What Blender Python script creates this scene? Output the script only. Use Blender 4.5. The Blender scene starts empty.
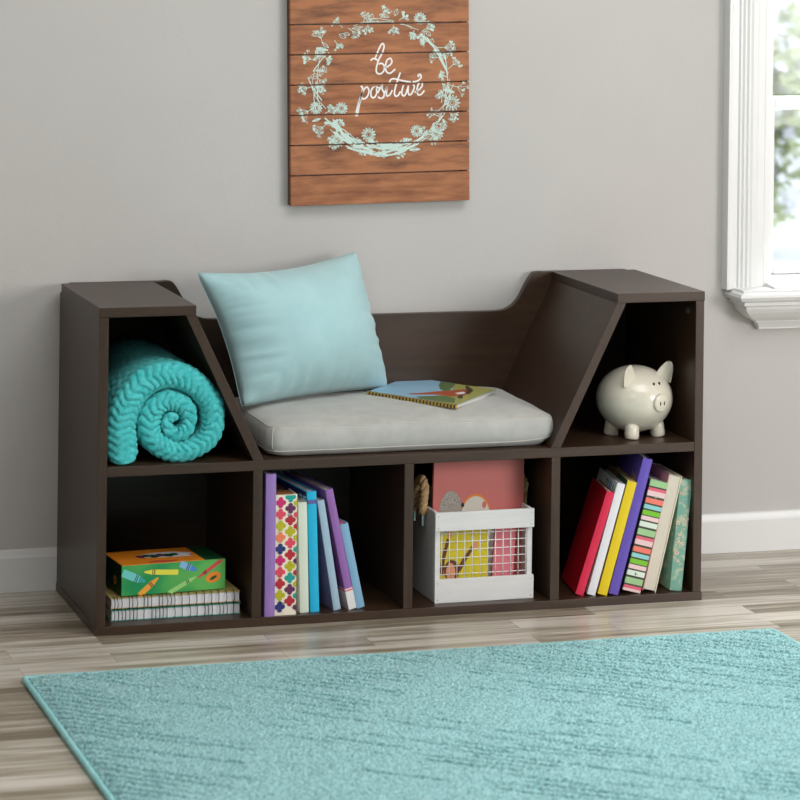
import bpy, math, random
from mathutils import Vector, Matrix, noise

C = bpy.context.scene.collection
R = math.radians
PI = math.pi

# ------------------------------------------------------------------ materials
def lin(c):
    return tuple(((v / 12.92) if v <= .04045 else ((v + .055) / 1.055) ** 2.4) for v in c)

def rgb(r, g, b):
    return lin((r / 255, g / 255, b / 255)) + (1,)

def base_mat(name, col, rough=.6, metal=0, spec=.5, **kw):
    m = bpy.data.materials.new(name); m.use_nodes = True
    nt = m.node_tree; b = nt.nodes['Principled BSDF']
    b.inputs['Base Color'].default_value = col
    b.inputs['Roughness'].default_value = rough
    b.inputs['Metallic'].default_value = metal
    b.inputs['Specular IOR Level'].default_value = spec
    for k, v in kw.items():
        b.inputs[k.replace('_', ' ')].default_value = v
    return m

def node(nt, typ, **kw):
    n = nt.nodes.new(typ)
    for k, v in kw.items():
        if k in n.inputs: n.inputs[k].default_value = v
        else: setattr(n, k, v)
    return n

def varied(name, c1, c2, rough=.6, scale=20, stretch=(1, 1, 1), bump=0, bscale=None, detail=4, dist=.001, rot=(0, 0, 0), lo=.35, hi=.65, spec=.5, bstretch=None, **kw):
    """two tones mixed by noise, optional bump"""
    m = base_mat(name, c1, rough, spec=spec, **kw); nt = m.node_tree; b = nt.nodes['Principled BSDF']; L = nt.links
    tc = node(nt, 'ShaderNodeTexCoord'); mp = node(nt, 'ShaderNodeMapping', Scale=stretch, Rotation=rot)
    L.new(tc.outputs['Object'], mp.inputs['Vector'])
    nz = node(nt, 'ShaderNodeTexNoise', Scale=scale, Detail=detail, Roughness=.6)
    L.new(mp.outputs[0], nz.inputs['Vector'])
    cr = node(nt, 'ShaderNodeValToRGB'); cr.color_ramp.elements[0].position = lo; cr.color_ramp.elements[1].position = hi
    cr.color_ramp.elements[0].color = c1; cr.color_ramp.elements[1].color = c2
    L.new(nz.outputs['Fac'], cr.inputs[0]); L.new(cr.outputs[0], b.inputs['Base Color'])
    if bump:
        n2 = node(nt, 'ShaderNodeTexNoise', Scale=bscale or scale, Detail=3)
        mp2 = node(nt, 'ShaderNodeMapping', Scale=bstretch or (1, 1, 1)); L.new(tc.outputs['Object'], mp2.inputs[0])
        L.new(mp2.outputs[0], n2.inputs['Vector'])
        bp = node(nt, 'ShaderNodeBump', Strength=bump, Distance=dist)
        L.new(n2.outputs['Fac'], bp.inputs['Height']); L.new(bp.outputs[0], b.inputs['Normal'])
    return m

M = {}
def plain(key, r, g, b, rough=.5, **kw):
    M[key] = base_mat(key, rgb(r, g, b), rough, **kw); return M[key]

ESP1, ESP2 = rgb(50, 33, 20), rgb(62, 43, 28)
M['espresso_v'] = varied('espresso_vertical_grain', ESP1, ESP2, .40, 14, (6, 6, .5), bump=.12, bscale=40, bstretch=(6, 6, .4), dist=.0006)
M['espresso_h'] = varied('espresso_horizontal_grain', ESP1, ESP2, .40, 14, (.5, 6, 6), bump=.12, bscale=40, bstretch=(.4, 6, 6), dist=.0006)
M['wall'] = varied('greige_wall_paint', rgb(197, 194, 191), rgb(200, 197, 194), .8, 3, bump=.25, bscale=160, dist=.001, spec=.25)
M['ceiling'] = base_mat('white_ceiling_paint', rgb(235, 233, 228), .9)
M['trim'] = base_mat('white_trim_paint', rgb(231, 231, 230), .35)
M['cushion'] = varied('light_grey_suede', rgb(174, 173, 168), rgb(188, 187, 183), .95, 26, bump=.15, bscale=600, dist=.0006, lo=.3, hi=.7, spec=.15, Sheen_Weight=.25)
M['piping'] = base_mat('grey_piping', rgb(190, 188, 181), .8)
M['pillow'] = varied('aqua_pillow_cotton', rgb(168, 205, 209), rgb(174, 210, 214), .75, 20, bump=.12, bscale=500, dist=.0004, spec=.3, Sheen_Weight=.3)
M['blanket'] = varied('turquoise_plush', rgb(60, 188, 190), rgb(98, 212, 211), .9, 120, bump=.8, bscale=420, dist=.003, spec=.12, Sheen_Weight=.25)
M['blanket'].node_tree.nodes['Principled BSDF'].inputs['Sheen Tint'].default_value = rgb(170, 240, 235)
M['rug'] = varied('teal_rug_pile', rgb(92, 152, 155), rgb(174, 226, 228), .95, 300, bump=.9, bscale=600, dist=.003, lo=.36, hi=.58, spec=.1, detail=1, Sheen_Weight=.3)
def rug_dashes():                          # darker tint multiplied in along the carved dashes
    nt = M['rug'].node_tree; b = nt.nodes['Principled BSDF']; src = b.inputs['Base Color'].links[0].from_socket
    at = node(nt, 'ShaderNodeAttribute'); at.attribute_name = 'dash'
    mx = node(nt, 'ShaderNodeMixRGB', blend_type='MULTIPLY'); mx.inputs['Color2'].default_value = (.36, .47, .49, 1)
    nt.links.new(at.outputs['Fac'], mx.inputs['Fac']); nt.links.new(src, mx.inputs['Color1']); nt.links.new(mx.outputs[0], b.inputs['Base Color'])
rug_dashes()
M['binding'] = varied('teal_rug_binding', rgb(142, 202, 204), rgb(162, 216, 218), .85, 60, bump=.3, bscale=400, dist=.001, spec=.15)
M['plank'] = varied('stained_pine', rgb(118, 66, 38), rgb(182, 118, 76), .6, 5, (2.2, 1, 14), bump=.25, bscale=30, bstretch=(1, 1, 14), dist=.0008, lo=.3, hi=.68, detail=7)
M['plank_knotty'] = varied('stained_pine_knotty', rgb(78, 44, 28), rgb(174, 112, 72), .6, 6, (1.4, 1, 7), bump=.25, bscale=30, bstretch=(1, 1, 14), dist=.0008, lo=.28, hi=.55, detail=8)
M['sign_side'] = varied('dark_pine_batten', rgb(86, 50, 34), rgb(104, 62, 42), .7, 20, (4, 4, .6))
M['print_mint'] = base_mat('mint_paint', rgb(205, 228, 218), .7)
M['print_white'] = base_mat('white_paint', rgb(246, 240, 236), .7)
M['ceramic'] = varied('cream_ceramic', rgb(222, 214, 196), rgb(228, 221, 204), .28, 6, Coat_Weight=.5, Coat_Roughness=.12)
M['black'] = base_mat('black_paint', rgb(18, 16, 16), .4)
M['metal'] = base_mat('brushed_nickel', rgb(190, 190, 188), .3, 1)
M['wire_white'] = base_mat('white_wire', rgb(238, 238, 236), .4)
M['wire_black'] = base_mat('black_wire', rgb(24, 24, 28), .35)
M['crate'] = varied('white_painted_wood', rgb(216, 216, 215), rgb(222, 222, 221), .5, 14, (1, 6, 6), bump=.1, bscale=60, bstretch=(.5, 6, 6), dist=.0004)
M['rope'] = varied('jute_rope', rgb(172, 134, 92), rgb(206, 172, 128), .9, 300, bump=.6, bscale=900, dist=.001)
M['pages'] = varied('paper_pages', rgb(226, 220, 205), rgb(206, 198, 180), .85, 30, (60, 1, 1), lo=.3, hi=.7)
M['pages_white'] = varied('white_pages', rgb(236, 236, 238), rgb(214, 214, 220), .8, 30, (1, 1, 60), lo=.3, hi=.7)
M['pages_kraft'] = base_mat('kraft_board', rgb(172, 120, 62), .8)
for k, c in dict(lavender=(150, 118, 186), bind_cream=(240, 232, 212), palegreen=(214, 224, 208), cyan=(18, 178, 220),
                 violet_band=(86, 92, 160), navy=(24, 44, 104), gold=(214, 160, 60), ice=(160, 188, 208), mauve=(158, 124, 156),
                 plum=(146, 100, 172), offwhite=(226, 226, 226), redline=(220, 90, 100), skyblue=(128, 176, 206), crimson=(222, 40, 78),
                 red=(190, 8, 30), white=(236, 236, 240), yellow=(236, 206, 30), darkgreen=(24, 62, 36), indigo=(104, 84, 184),
                 olive=(60, 78, 56), s_green=(164, 206, 150), s_pink=(232, 104, 128), s_blush=(240, 208, 208), s_coral=(244, 128, 112),
                 s_aqua=(150, 214, 214), s_lime=(128, 200, 50), s_mint=(224, 238, 224), creamcover=(238, 228, 204), rose=(190, 134, 134),
                 q_mag=(206, 38, 112), q_teal=(20, 160, 150), q_pink=(226, 72, 96), q_plum=(102, 40, 86), q_lime=(186, 180, 20),
                 q_red=(184, 34, 52), q_orange=(240, 130, 92), q_navy=(40, 48, 116), salmon=(208, 112, 106), grey_silver=(158, 152, 144),
                 egg=(216, 212, 200), g_yellow=(212, 194, 10), g_brown=(98, 46, 30), g_peach=(226, 150, 110), pinkbook=(226, 120, 134),
                 c_green=(12, 138, 74), c_lime=(88, 170, 84), c_orange=(232, 136, 30), c_dark=(8, 66, 34), cr_teal=(110, 206, 200), cr_teal_d=(50, 160, 160),
                 cr_yellow=(226, 220, 70), cr_orange=(232, 160, 50), cr_green=(150, 206, 120), cr_red=(206, 72, 72), cr_blue=(70, 130, 210),
                 cr_blue_l=(130, 180, 220), nb_gold=(176, 158, 96), nb_teal=(86, 176, 156), p_sky=(150, 190, 216), p_green=(96, 118, 70), p_grass=(168, 164, 92),
                 p_fox=(176, 84, 44), p_dark=(70, 60, 40), p_gold=(196, 164, 70), s_dark=(64, 70, 52), leatherbrown=(150, 96, 70),
                 flowerpeach=(226, 200, 176)).items():
    plain(k, *c, rough=.45)
M['teal_floral'] = varied('sage_floral_cover', rgb(120, 172, 154), rgb(214, 206, 176), .55, 55, detail=5, lo=.5, hi=.68)
M['speckle'] = varied('silver_speckle', rgb(120, 114, 106), rgb(196, 190, 182), .5, 700, lo=.4, hi=.6)
M['c_front'] = varied('green_carton_print', rgb(8, 140, 80), rgb(92, 178, 84), .35, 9, lo=.42, hi=.62, detail=1)
def glass_mat():
    m = bpy.data.materials.new('window_glass'); m.use_nodes = True; nt = m.node_tree; nt.nodes.remove(nt.nodes['Principled BSDF'])
    t = node(nt, 'ShaderNodeBsdfTransparent', Color=(.97, .98, .98, 1)); g = node(nt, 'ShaderNodeBsdfGlossy', Roughness=.02); x = node(nt, 'ShaderNodeMixShader', Fac=.012)
    nt.links.new(t.outputs[0], x.inputs[1]); nt.links.new(g.outputs[0], x.inputs[2]); nt.links.new(x.outputs[0], nt.nodes['Material Output'].inputs[0]); return m
M['glass'] = glass_mat()
M['ground'] = varied('pale_gravel', rgb(226, 228, 232), rgb(240, 240, 242), .9, 4)
M['leaf'] = varied('pale_foliage', rgb(176, 188, 140), rgb(208, 214, 178), .6, 3)
M['bark'] = base_mat('grey_bark', rgb(120, 112, 96), .9)
M['bloom'] = base_mat('white_blossom', rgb(240, 240, 248), .7)

def floor_mat():
    m = base_mat('oak_laminate', rgb(150, 138, 120), .33, spec=.5); nt = m.node_tree; L = nt.links; b = nt.nodes['Principled BSDF']
    tc = node(nt, 'ShaderNodeTexCoord')
    bk = node(nt, 'ShaderNodeTexBrick', Scale=1.0); bk.offset = .37; bk.offset_frequency = 2; bk.squash = 1
    bk.inputs['Brick Width'].default_value = .47; bk.inputs['Row Height'].default_value = .064
    bk.inputs['Mortar Size'].default_value = .0005; bk.inputs['Mortar Smooth'].default_value = .3; bk.inputs['Bias'].default_value = 0
    bk.inputs['Color1'].default_value = (0, 0, 0, 1); bk.inputs['Color2'].default_value = (1, 1, 1, 1); bk.inputs['Mortar'].default_value = (.2, .2, .2, 1)
    L.new(tc.outputs['Object'], bk.inputs['Vector'])
    # per-piece offset of the grain
    sp = node(nt, 'ShaderNodeSeparateXYZ'); L.new(tc.outputs['Object'], sp.inputs[0])
    ad = node(nt, 'ShaderNodeMath', operation='MULTIPLY_ADD'); ad.inputs[1].default_value = 7.0; L.new(bk.outputs['Color'], ad.inputs[0]); L.new(sp.outputs['X'], ad.inputs[2])
    cb = node(nt, 'ShaderNodeCombineXYZ'); L.new(ad.outputs[0], cb.inputs['X']); L.new(sp.outputs['Y'], cb.inputs['Y'])
    mp = node(nt, 'ShaderNodeMapping', Scale=(1.6, 26, 1)); L.new(cb.outputs[0], mp.inputs[0])
    nz = node(nt, 'ShaderNodeTexNoise', Scale=1.6, Detail=7, Roughness=.62, Distortion=.5); L.new(mp.outputs[0], nz.inputs['Vector'])
    mp2 = node(nt, 'ShaderNodeMapping', Scale=(5, 120, 1)); L.new(cb.outputs[0], mp2.inputs[0])
    n2 = node(nt, 'ShaderNodeTexNoise', Scale=1.3, Detail=4); L.new(mp2.outputs[0], n2.inputs['Vector'])
    mx = node(nt, 'ShaderNodeMath', operation='MULTIPLY_ADD'); mx.inputs[1].default_value = .3; L.new(n2.outputs['Fac'], mx.inputs[0]); L.new(nz.outputs['Fac'], mx.inputs[2])
    m3 = node(nt, 'ShaderNodeMath', operation='MULTIPLY_ADD'); m3.inputs[1].default_value = .36; L.new(bk.outputs['Color'], m3.inputs[0]); L.new(mx.outputs[0], m3.inputs[2])
    cr = node(nt, 'ShaderNodeValToRGB'); e = cr.color_ramp.elements
    e[0].position = .50; e[0].color = rgb(100, 87, 70); e[1].position = 1.1; e[1].color = rgb(208, 200, 188)
    x = cr.color_ramp.elements.new(.70); x.color = rgb(140, 128, 109); x = cr.color_ramp.elements.new(.86); x.color = rgb(176, 166, 150)
    L.new(m3.outputs[0], cr.inputs[0])
    mul = node(nt, 'ShaderNodeMixRGB', blend_type='MIX'); mul.inputs['Color2'].default_value = rgb(96, 84, 70)
    sc = node(nt, 'ShaderNodeMath', operation='MULTIPLY'); sc.inputs[1].default_value = .45; L.new(bk.outputs['Fac'], sc.inputs[0])
    L.new(sc.outputs[0], mul.inputs['Fac']); L.new(cr.outputs[0], mul.inputs['Color1']); L.new(mul.outputs[0], b.inputs['Base Color'])
    bp = node(nt, 'ShaderNodeBump', Strength=.15, Distance=.0008); L.new(n2.outputs['Fac'], bp.inputs['Height']); L.new(bp.outputs[0], b.inputs['Normal'])
    return m
M['floor'] = floor_mat()

# ------------------------------------------------------------------ mesh helpers
class MB:
    def __init__(s): s.v = []; s.f = []; s.m = []; s.mats = []
    def mi(s, mat):
        if mat not in s.mats: s.mats.append(mat)
        return s.mats.index(mat)
    def add(s, vs, fs, mat):
        o = len(s.v); k = s.mi(mat); s.v += [tuple(p) for p in vs]
        for f in fs: s.f.append(tuple(i + o for i in f)); s.m.append(k)
    def box(s, a, b, mat):
        x0, y0, z0 = a; x1, y1, z1 = b
        s.add([(x0, y0, z0), (x1, y0, z0), (x1, y1, z0), (x0, y1, z0), (x0, y0, z1), (x1, y0, z1), (x1, y1, z1), (x0, y1, z1)],
              [(0, 3, 2, 1), (4, 5, 6, 7), (0, 1, 5, 4), (1, 2, 6, 5), (2, 3, 7, 6), (3, 0, 4, 7)], mat)
    def prism(s, poly, y0, y1, mat, axis=1):
        """poly in the two other axes (x,z for axis 1)"""
        def P(a, b, c):
            return {1: (a, c, b), 0: (c, a, b), 2: (a, b, c)}[axis]
        n = len(poly)
        s.add([P(a, b, y0) for a, b in poly] + [P(a, b, y1) for a, b in poly],
              [tuple(range(n)), tuple(range(2 * n - 1, n - 1, -1))] + [(i, i + n, (i + 1) % n + n, (i + 1) % n) for i in range(n)], mat)
    def flat(s, pts, o, u, v, mat):
        """a printed patch lying on a surface: 2-D points in the frame o,u,v"""
        o, u, v = Vector(o), Vector(u), Vector(v)
        s.add([o + u * a + v * b for a, b in pts], [tuple(range(len(pts)))], mat)
    def tube(s, path, r, mat, n=8, closed=False, cap=True):
        path = [Vector(p) for p in path]; N = len(path); rs = r if isinstance(r, (list, tuple)) else [r] * N
        vs = []; up = None
        for i, p in enumerate(path):
            a = path[(i - 1) % N] if (closed or i > 0) else p
            b = path[(i + 1) % N] if (closed or i < N - 1) else p
            t = (b - a).normalized()
            if up is None:
                up = Vector((0, 0, 1)) if abs(t.z) < .9 else Vector((1, 0, 0))
            x = up.cross(t)
            if x.length < 1e-6: x = Vector((1, 0, 0)).cross(t)
            x.normalize(); y = t.cross(x); up = y
            for k in range(n):
                an = 2 * PI * k / n; vs.append(p + (x * math.cos(an) + y * math.sin(an)) * rs[i])
        fs = []
        for i in range(N if closed else N - 1):
            j = (i + 1) % N
            for k in range(n): fs.append((i * n + k, i * n + (k + 1) % n, j * n + (k + 1) % n, j * n + k))
        if cap and not closed: fs += [tuple(range(n))[::-1], tuple(range((N - 1) * n, N * n))]
        s.add(vs, fs, mat)
    def ball(s, c, r, mat, nu=24, nv=14, fn=None):
        c = Vector(c); rx, ry, rz = r if isinstance(r, (tuple, list)) else (r, r, r); vs = []; fs = []
        for j in range(nv + 1):
            th = PI * j / nv
            for i in range(nu):
                ph = 2 * PI * i / nu; p = Vector((rx * math.sin(th) * math.cos(ph), ry * math.sin(th) * math.sin(ph), rz * math.cos(th)))
                if fn: p = fn(p)
                vs.append(c + p)
        for j in range(nv):
            for i in range(nu): fs.append((j * nu + i, (j + 1) * nu + i, (j + 1) * nu + (i + 1) % nu, j * nu + (i + 1) % nu))
        s.add(vs, fs, mat)
    def grid(s, fn, nu, nv, mat, closed_u=False):
        vs = [fn(i / (nu if closed_u else nu - 1), j / (nv - 1)) for j in range(nv) for i in range(nu)]; fs = []
        for j in range(nv - 1):
            for i in range(nu if closed_u else nu - 1):
                a = j * nu + i; b = j * nu + (i + 1) % nu; fs.append((a, b, b + nu, a + nu))
        s.add(vs, fs, mat)
    def build(s, name, parent=None, bevel=0, smooth=False, seg=2, recalc=False):
        me = bpy.data.meshes.new(name); me.from_pydata(s.v, [], s.f)
        for m in s.mats: me.materials.append(M[m])
        me.polygons.foreach_set('material_index', s.m)
        if smooth: me.polygons.foreach_set('use_smooth', [True] * len(s.f))
        if recalc:
            import bmesh
            bm = bmesh.new(); bm.from_mesh(me); bmesh.ops.remove_doubles(bm, verts=bm.verts, dist=1e-6)
            bmesh.ops.recalc_face_normals(bm, faces=bm.faces); bm.to_mesh(me); bm.free()
        me.update()
        o = bpy.data.objects.new(name, me); C.objects.link(o)
        if parent: o.parent = parent
        if bevel:
            b = o.modifiers.new('bevel', 'BEVEL'); b.width = bevel; b.segments = seg; b.limit_method = 'ANGLE'; b.angle_limit = R(40)
            b.harden_normals = False
        return o

def one(name, mat, a, b, parent=None, bevel=.0008):
    m = MB(); m.box(a, b, mat); return m.build(name, parent, bevel)
def tag(o, label=None, cat=None, group=None, kind=None):
    if label: o['label'] = label
    if cat: o['category'] = cat
    if group: o['group'] = group
    if kind: o['kind'] = kind
    return o
def thing(name, label, cat, loc=(0, 0, 0), rot=(0, 0, 0), group=None):
    o = bpy.data.objects.new(name, None); C.objects.link(o); o.location = loc; o.rotation_euler = rot; o.empty_display_size = .05
    return tag(o, label, cat, group)
def struct(o): o['kind'] = 'structure'; return o
def smoothline(pts, n=6, closed=False):
    out = []; N = len(pts); P = [Vector(p) for p in pts]
    for i in range(N if closed else N - 1):
        p0 = P[(i - 1) % N] if (closed or i) else P[i]; p1 = P[i]; p2 = P[(i + 1) % N]; p3 = P[(i + 2) % N] if (closed or i < N - 2) else P[i + 1]
        for k in range(n):
            t = k / n; out.append(.5 * ((2 * p1) + (p2 - p0) * t + (2 * p0 - 5 * p1 + 4 * p2 - p3) * t * t + (3 * p1 - p0 - 3 * p2 + p3) * t ** 3))
    if not closed: out.append(P[-1])
    return out
def text_part(name, body, mat, size, parent, mtx):
    cu = bpy.data.curves.new(name, 'FONT'); cu.body = body; cu.size = size; cu.extrude = .0002; cu.offset = size * .015
    cu.align_x = 'CENTER'; cu.align_y = 'CENTER'
    t = bpy.data.objects.new(name, cu); dg = bpy.context.evaluated_depsgraph_get()
    me = bpy.data.meshes.new_from_object(t); bpy.data.objects.remove(t)
    me.transform(mtx); me.materials.clear(); me.materials.append(M[mat])
    o = bpy.data.objects.new(name, me); C.objects.link(o); o.parent = parent; return o

# ------------------------------------------------------------------ the room
WY = .39                                   # face of the back wall
WX0, WX1, WZ0, WZ1 = 1.475, 2.42, .56, 1.86      # window opening
m = MB(); m.box((-3.0, -6.5, -.05), (3.3, WY + .15, 0), 'floor'); struct(m.build('floor'))
m = MB()
for a, b in (((-3, WY, 0), (WX0, WY + .15, 2.6)), ((WX1, WY, 0), (3.3, WY + .15, 2.6)), ((WX0, WY, 0), (WX1, WY + .15, WZ0)), ((WX0, WY, WZ1), (WX1, WY + .15, 2.6))):
    m.box(a, b, 'wall')
struct(m.build('wall_back'))
m = MB(); m.box((-3.1, -6.5, 0), (-3, WY + .15, 2.6), 'wall'); struct(m.build('wall_left'))
m = MB(); m.box((3.3, -6.5, 0), (3.4, WY + .15, 2.6), 'wall'); struct(m.build('wall_right'))
m = MB(); m.box((-3.1, -6.6, 0), (3.4, -6.5, 2.6), 'wall'); struct(m.build('wall_front'))
m = MB(); m.box((-3.1, -6.6, 2.6), (3.4, WY + .15, 2.7), 'ceiling'); struct(m.build('ceiling'))
m = MB(); m.prism([(WY, 0), (.3795, 0), (.3795, .0655), (.3815, .070), (.3845, .0795), (WY, .0815)], -3, 3.3, 'trim', axis=0); struct(m.build('baseboard_back', bevel=.0008))

# window
win = bpy.data.objects.new('window_1', None); C.objects.link(win); win.location = (WX0, WY, WZ0); struct(win)
winv = Vector(win.location)
def rel(m):
    m.v = [tuple(Vector(p) - winv) for p in m.v]; return m
def casing_profile():                      # (offset from outer edge, projection)
    return [(0, 0), (0, .030), (.006, .030), (.009, .026), (.022, .026), (.025, .030), (.029, .030), (.031, .024), (.035, .029), (.039, .029), (.041, .023), (.045, .028),
            (.049, .028), (.051, .022), (.056, .025), (.066, .025), (.070, .020), (.084, .020), (.088, .016), (.095, .016), (.095, 0)]
cp = casing_profile()
m = MB(); m.prism([(1.3825 + a, WY - p) for a, p in cp], .545, 1.955, 'trim', axis=2); rel(m).build('window_casing', win)
m = MB(); m.prism([(2.5125 - a, WY - p) for a, p in cp], .545, 1.955, 'trim', axis=2); rel(m).build('window_casing', win)
m = MB(); m.prism([(WY - p, 1.955 - a) for a, p in cp], 1.478, 2.417, 'trim', axis=0); rel(m).build('window_casing', win)
# stool and crown apron with mitred returns
def crown(prof, x0, x1):
    m = MB(); n = len(prof); vs = []
    for (p, z) in prof: vs += [(x0 + (.088 - p), WY, z), (x0 + (.088 - p), WY - p, z), (x1 - (.088 - p), WY - p, z), (x1 - (.088 - p), WY, z)]
    fs = []
    for i in range(n - 1):
        for k in range(3): fs.append((i * 4 + k, i * 4 + k + 1, (i + 1) * 4 + k + 1, (i + 1) * 4 + k))
    fs += [(3, 2, 1, 0), ((n - 1) * 4, (n - 1) * 4 + 1, (n - 1) * 4 + 2, (n - 1) * 4 + 3)]
    m.add(vs, fs, 'trim'); return m
pr = [(.078, .5485), (.078, .5445), (.086, .541), (.088, .535), (.084, .528), (.078, .526), (.074, .5235), (.074, .517), (.067, .514), (.066, .5085), (.060, .500), (.050, .4905), (.038, .4825),
      (.030, .480), (.029, .4765), (.022, .4745), (.016, .464), (.016, .461)]
rel(crown(pr, 1.3885, 2.502)).build('window_sill', win)
m = MB(); m.prism([(WY - .06, .5486), (WY - .06, .552), (WY + .05, .564), (WY + .05, .5486)], WX0, WX1, 'trim', axis=0); rel(m).build('window_stool', win)
m = MB()
for a, b in (((WX0, WY + .0, WZ0), (WX0 + .018, WY + .15, WZ1)), ((WX1 - .018, WY, WZ0), (WX1, WY + .15, WZ1)), ((WX0, WY, WZ1 - .018), (WX1, WY + .15, WZ1)), ((WX0, WY + .051, WZ0), (WX1, WY + .15, WZ0 + .004))):
    m.box(a, b, 'trim')
rel(m).build('window_jamb', win)
SX0, SX1 = WX0 + .0185, WX1 - .0185
def sash(z0, z1, y, nm):
    m = MB(); st = .030
    m.box((SX0, y, z0), (SX0 + st, y + .03, z1), 'trim'); m.box((SX1 - st, y, z0), (SX1, y + .03, z1), 'trim')
    m.box((SX0 + st, y, z0), (SX1 - st, y + .03, z0 + .021), 'trim'); m.box((SX0 + st, y, z1 - .021), (SX1 - st, y + .03, z1), 'trim')
    o = rel(m).build('sash', win, bevel=.002)
    m = MB(); m.box((SX0 + st - .003, y + .013, z0 + .015), (SX1 - st + .003, y + .016, z1 - .015), 'glass'); g = rel(m).build('window_pane', o)
    return o
sash(.5645, .936, WY + .055, True)
sash(.906, WZ1 - .0185, WY + .088, False)

# ------------------------------------------------------------------ outdoors seen through the window
m = MB(); m.box((-20, .55, -.12), (60, 80, -.07), 'ground'); struct(tag(m.build('ground')))
def shrub(name, label, loc, h, wd, n, seed, bare=False):
    rnd = random.Random(seed); t = thing(name, label, 'shrub', loc, group=None)
    m = MB(); tips = []
    for k in range(9):
        a = rnd.uniform(0, 6.28); l = h * rnd.uniform(.6, 1.0); sp = wd * rnd.uniform(.2, .9)
        pts = [(0, 0, 0), (sp * .3 * math.cos(a), sp * .3 * math.sin(a), l * .4), (sp * .6 * math.cos(a + .3), sp * .6 * math.sin(a + .3), l * .75), (sp * math.cos(a), sp * math.sin(a), l)]
        sl = smoothline(pts, 5); m.tube(sl, [.012 * (1 - .7 * i / len(sl)) for i in range(len(sl))], 'bark', 6); tips += sl[4:]
    m.build('branch_frame', t, smooth=True)
    m = MB()
    for k in range(n):
        p = rnd.choice(tips) + Vector((rnd.gauss(0, .07), rnd.gauss(0, .07), rnd.gauss(0, .06)))
        if p.z < .02: continue
        u = Vector((rnd.uniform(-1, 1), rnd.uniform(-1, 1), rnd.uniform(-.6, .6))).normalized(); w = u.cross(Vector((rnd.uniform(-1, 1), rnd.uniform(-1, 1), 1))).normalized(); L = rnd.uniform(.06, .10)
        mt = 'bloom' if rnd.random() < .3 else 'leaf'
        m.add([p, p + u * L * .5 + w * L * .28, p + u * L, p + u * L * .5 - w * L * .28], [(0, 1, 2, 3)], mt)
    m.build('foliage', t)
shrub('garden_shrub', 'pale green blurred shrub outside the window, seen below the sash rail', (3.93, 6.0, -.07), .95, .42, 2200, 3)
shrub('garden_shrub', 'sparse blossoming shrub farther outside the window, seen through the upper pane', (5.05, 8.4, -.07), 1.15, .5, 1100, 8)

# ------------------------------------------------------------------ bookcase bench
W, D, H, T, ZS, BH, XT, X1 = 1.18, .3788, .5921, .0179, .3037, .0161, .1795, .2905
bench = thing('bookcase_bench', 'dark espresso bookcase bench with a central seat and cubbies, standing against the wall', 'bookcase', (0, 0, 0))
one('base_board', 'espresso_h', (-.0008, -.0013, 0), (W + .0008, D, BH), bench)
one('side_panel', 'espresso_v', (.0005, 0, BH), (T, D, H - T), bench)
one('side_panel', 'espresso_v', (W - T, 0, BH), (W - .0005, D, H - T), bench)
one('top_board', 'espresso_h', (0, -.0013, H - T), (XT, D - .0165, H), bench)
one('top_board', 'espresso_h', (W - XT, -.0013, H - T), (W, D - .0165, H), bench)
one('seat_board', 'espresso_h', (T, 0, ZS - T), (W - T, D - .0165, ZS), bench)
for x in (X1, W / 2 - T / 2, W - X1 - T):
    one('divider', 'espresso_v', (x, .0005, BH), (x + T, D - .0165, ZS - T), bench)
for sgn in (0, 1):
    P = [(.1604, H - T), (.1795, H - T), (.3102, ZS), (.2903, ZS)]
    if sgn: P = [(W - a, b) for a, b in P][::-1]
    m = MB(); m.prism(P, .0005, D - .0165, 'espresso_v'); m.build('slanted_panel', bench, bevel=.0006, recalc=True)
prof = [(.197, H), (.2086, .5941 - .0015), (.2206, .588), (.2369, .5623), (.247, .543), (.262, .5265), (.281, .5175), (.305, .5155)]
left = smoothline([(a, b, 0) for a, b in prof], 4)
outline = [(T, BH)] + [(T, H)] + [(p.x, p.y) for p in left] + [(W - p.x, p.y) for p in reversed(left)] + [(W - T, H), (W - T, BH)]
m = MB(); m.prism(outline, D - .016, D, 'espresso_h'); m.build('back_panel', bench, bevel=.0008, recalc=True)
m = MB(); m.tube([(W - T + .0002, .039, .5517), (W - T - .003, .039, .5517)], .006, 'metal', 16); m.build('cam_fitting', bench)['label'] = 'small silver cam fitting'

# ------------------------------------------------------------------ seat cushion
def rrect(x0, x1, y0, y1, r, n=8):
    out = []
    for cx, cy, a0 in ((x0 + r, y0 + r, PI), (x1 - r, y0 + r, 1.5 * PI), (x1 - r, y1 - r, 0), (x0 + r, y1 - r, .5 * PI)):
        for k in range(n + 1):
            a = a0 + k * PI / 2 / n; out.append((cx + r * math.cos(a), cy + r * math.sin(a)))
    # densify the straight runs
    res = []
    for i, p in enumerate(out):
        q = out[(i + 1) % len(out)]; d = math.hypot(q[0] - p[0], q[1] - p[1]); k = max(1, int(d / .02))
        for j in range(k): res.append((p[0] + (q[0] - p[0]) * j / k, p[1] + (q[1] - p[1]) * j / k))
    return res
cx0, cx1, cy0, cy1 = .325, .888, .020, .358
cu = thing('seat_cushion', 'light grey suede box cushion lying on the bench seat', 'cushion', (.6, .19, ZS + .0004))
base = rrect(cx0, cx1, cy0, cy1, .03)
N = len(base)
rings = [(-.030, .0), (-.016, .0), (-.006, .004), (-.001, .011), (.0015, .024), (.0015, .038), (-.0005, .050), (-.003, .0535), (-.012, .0575), (-.03, .061), (-.06, .0635), (-.10, .0650), (-.15, .0660)]
vs = []; fs = []
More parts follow.
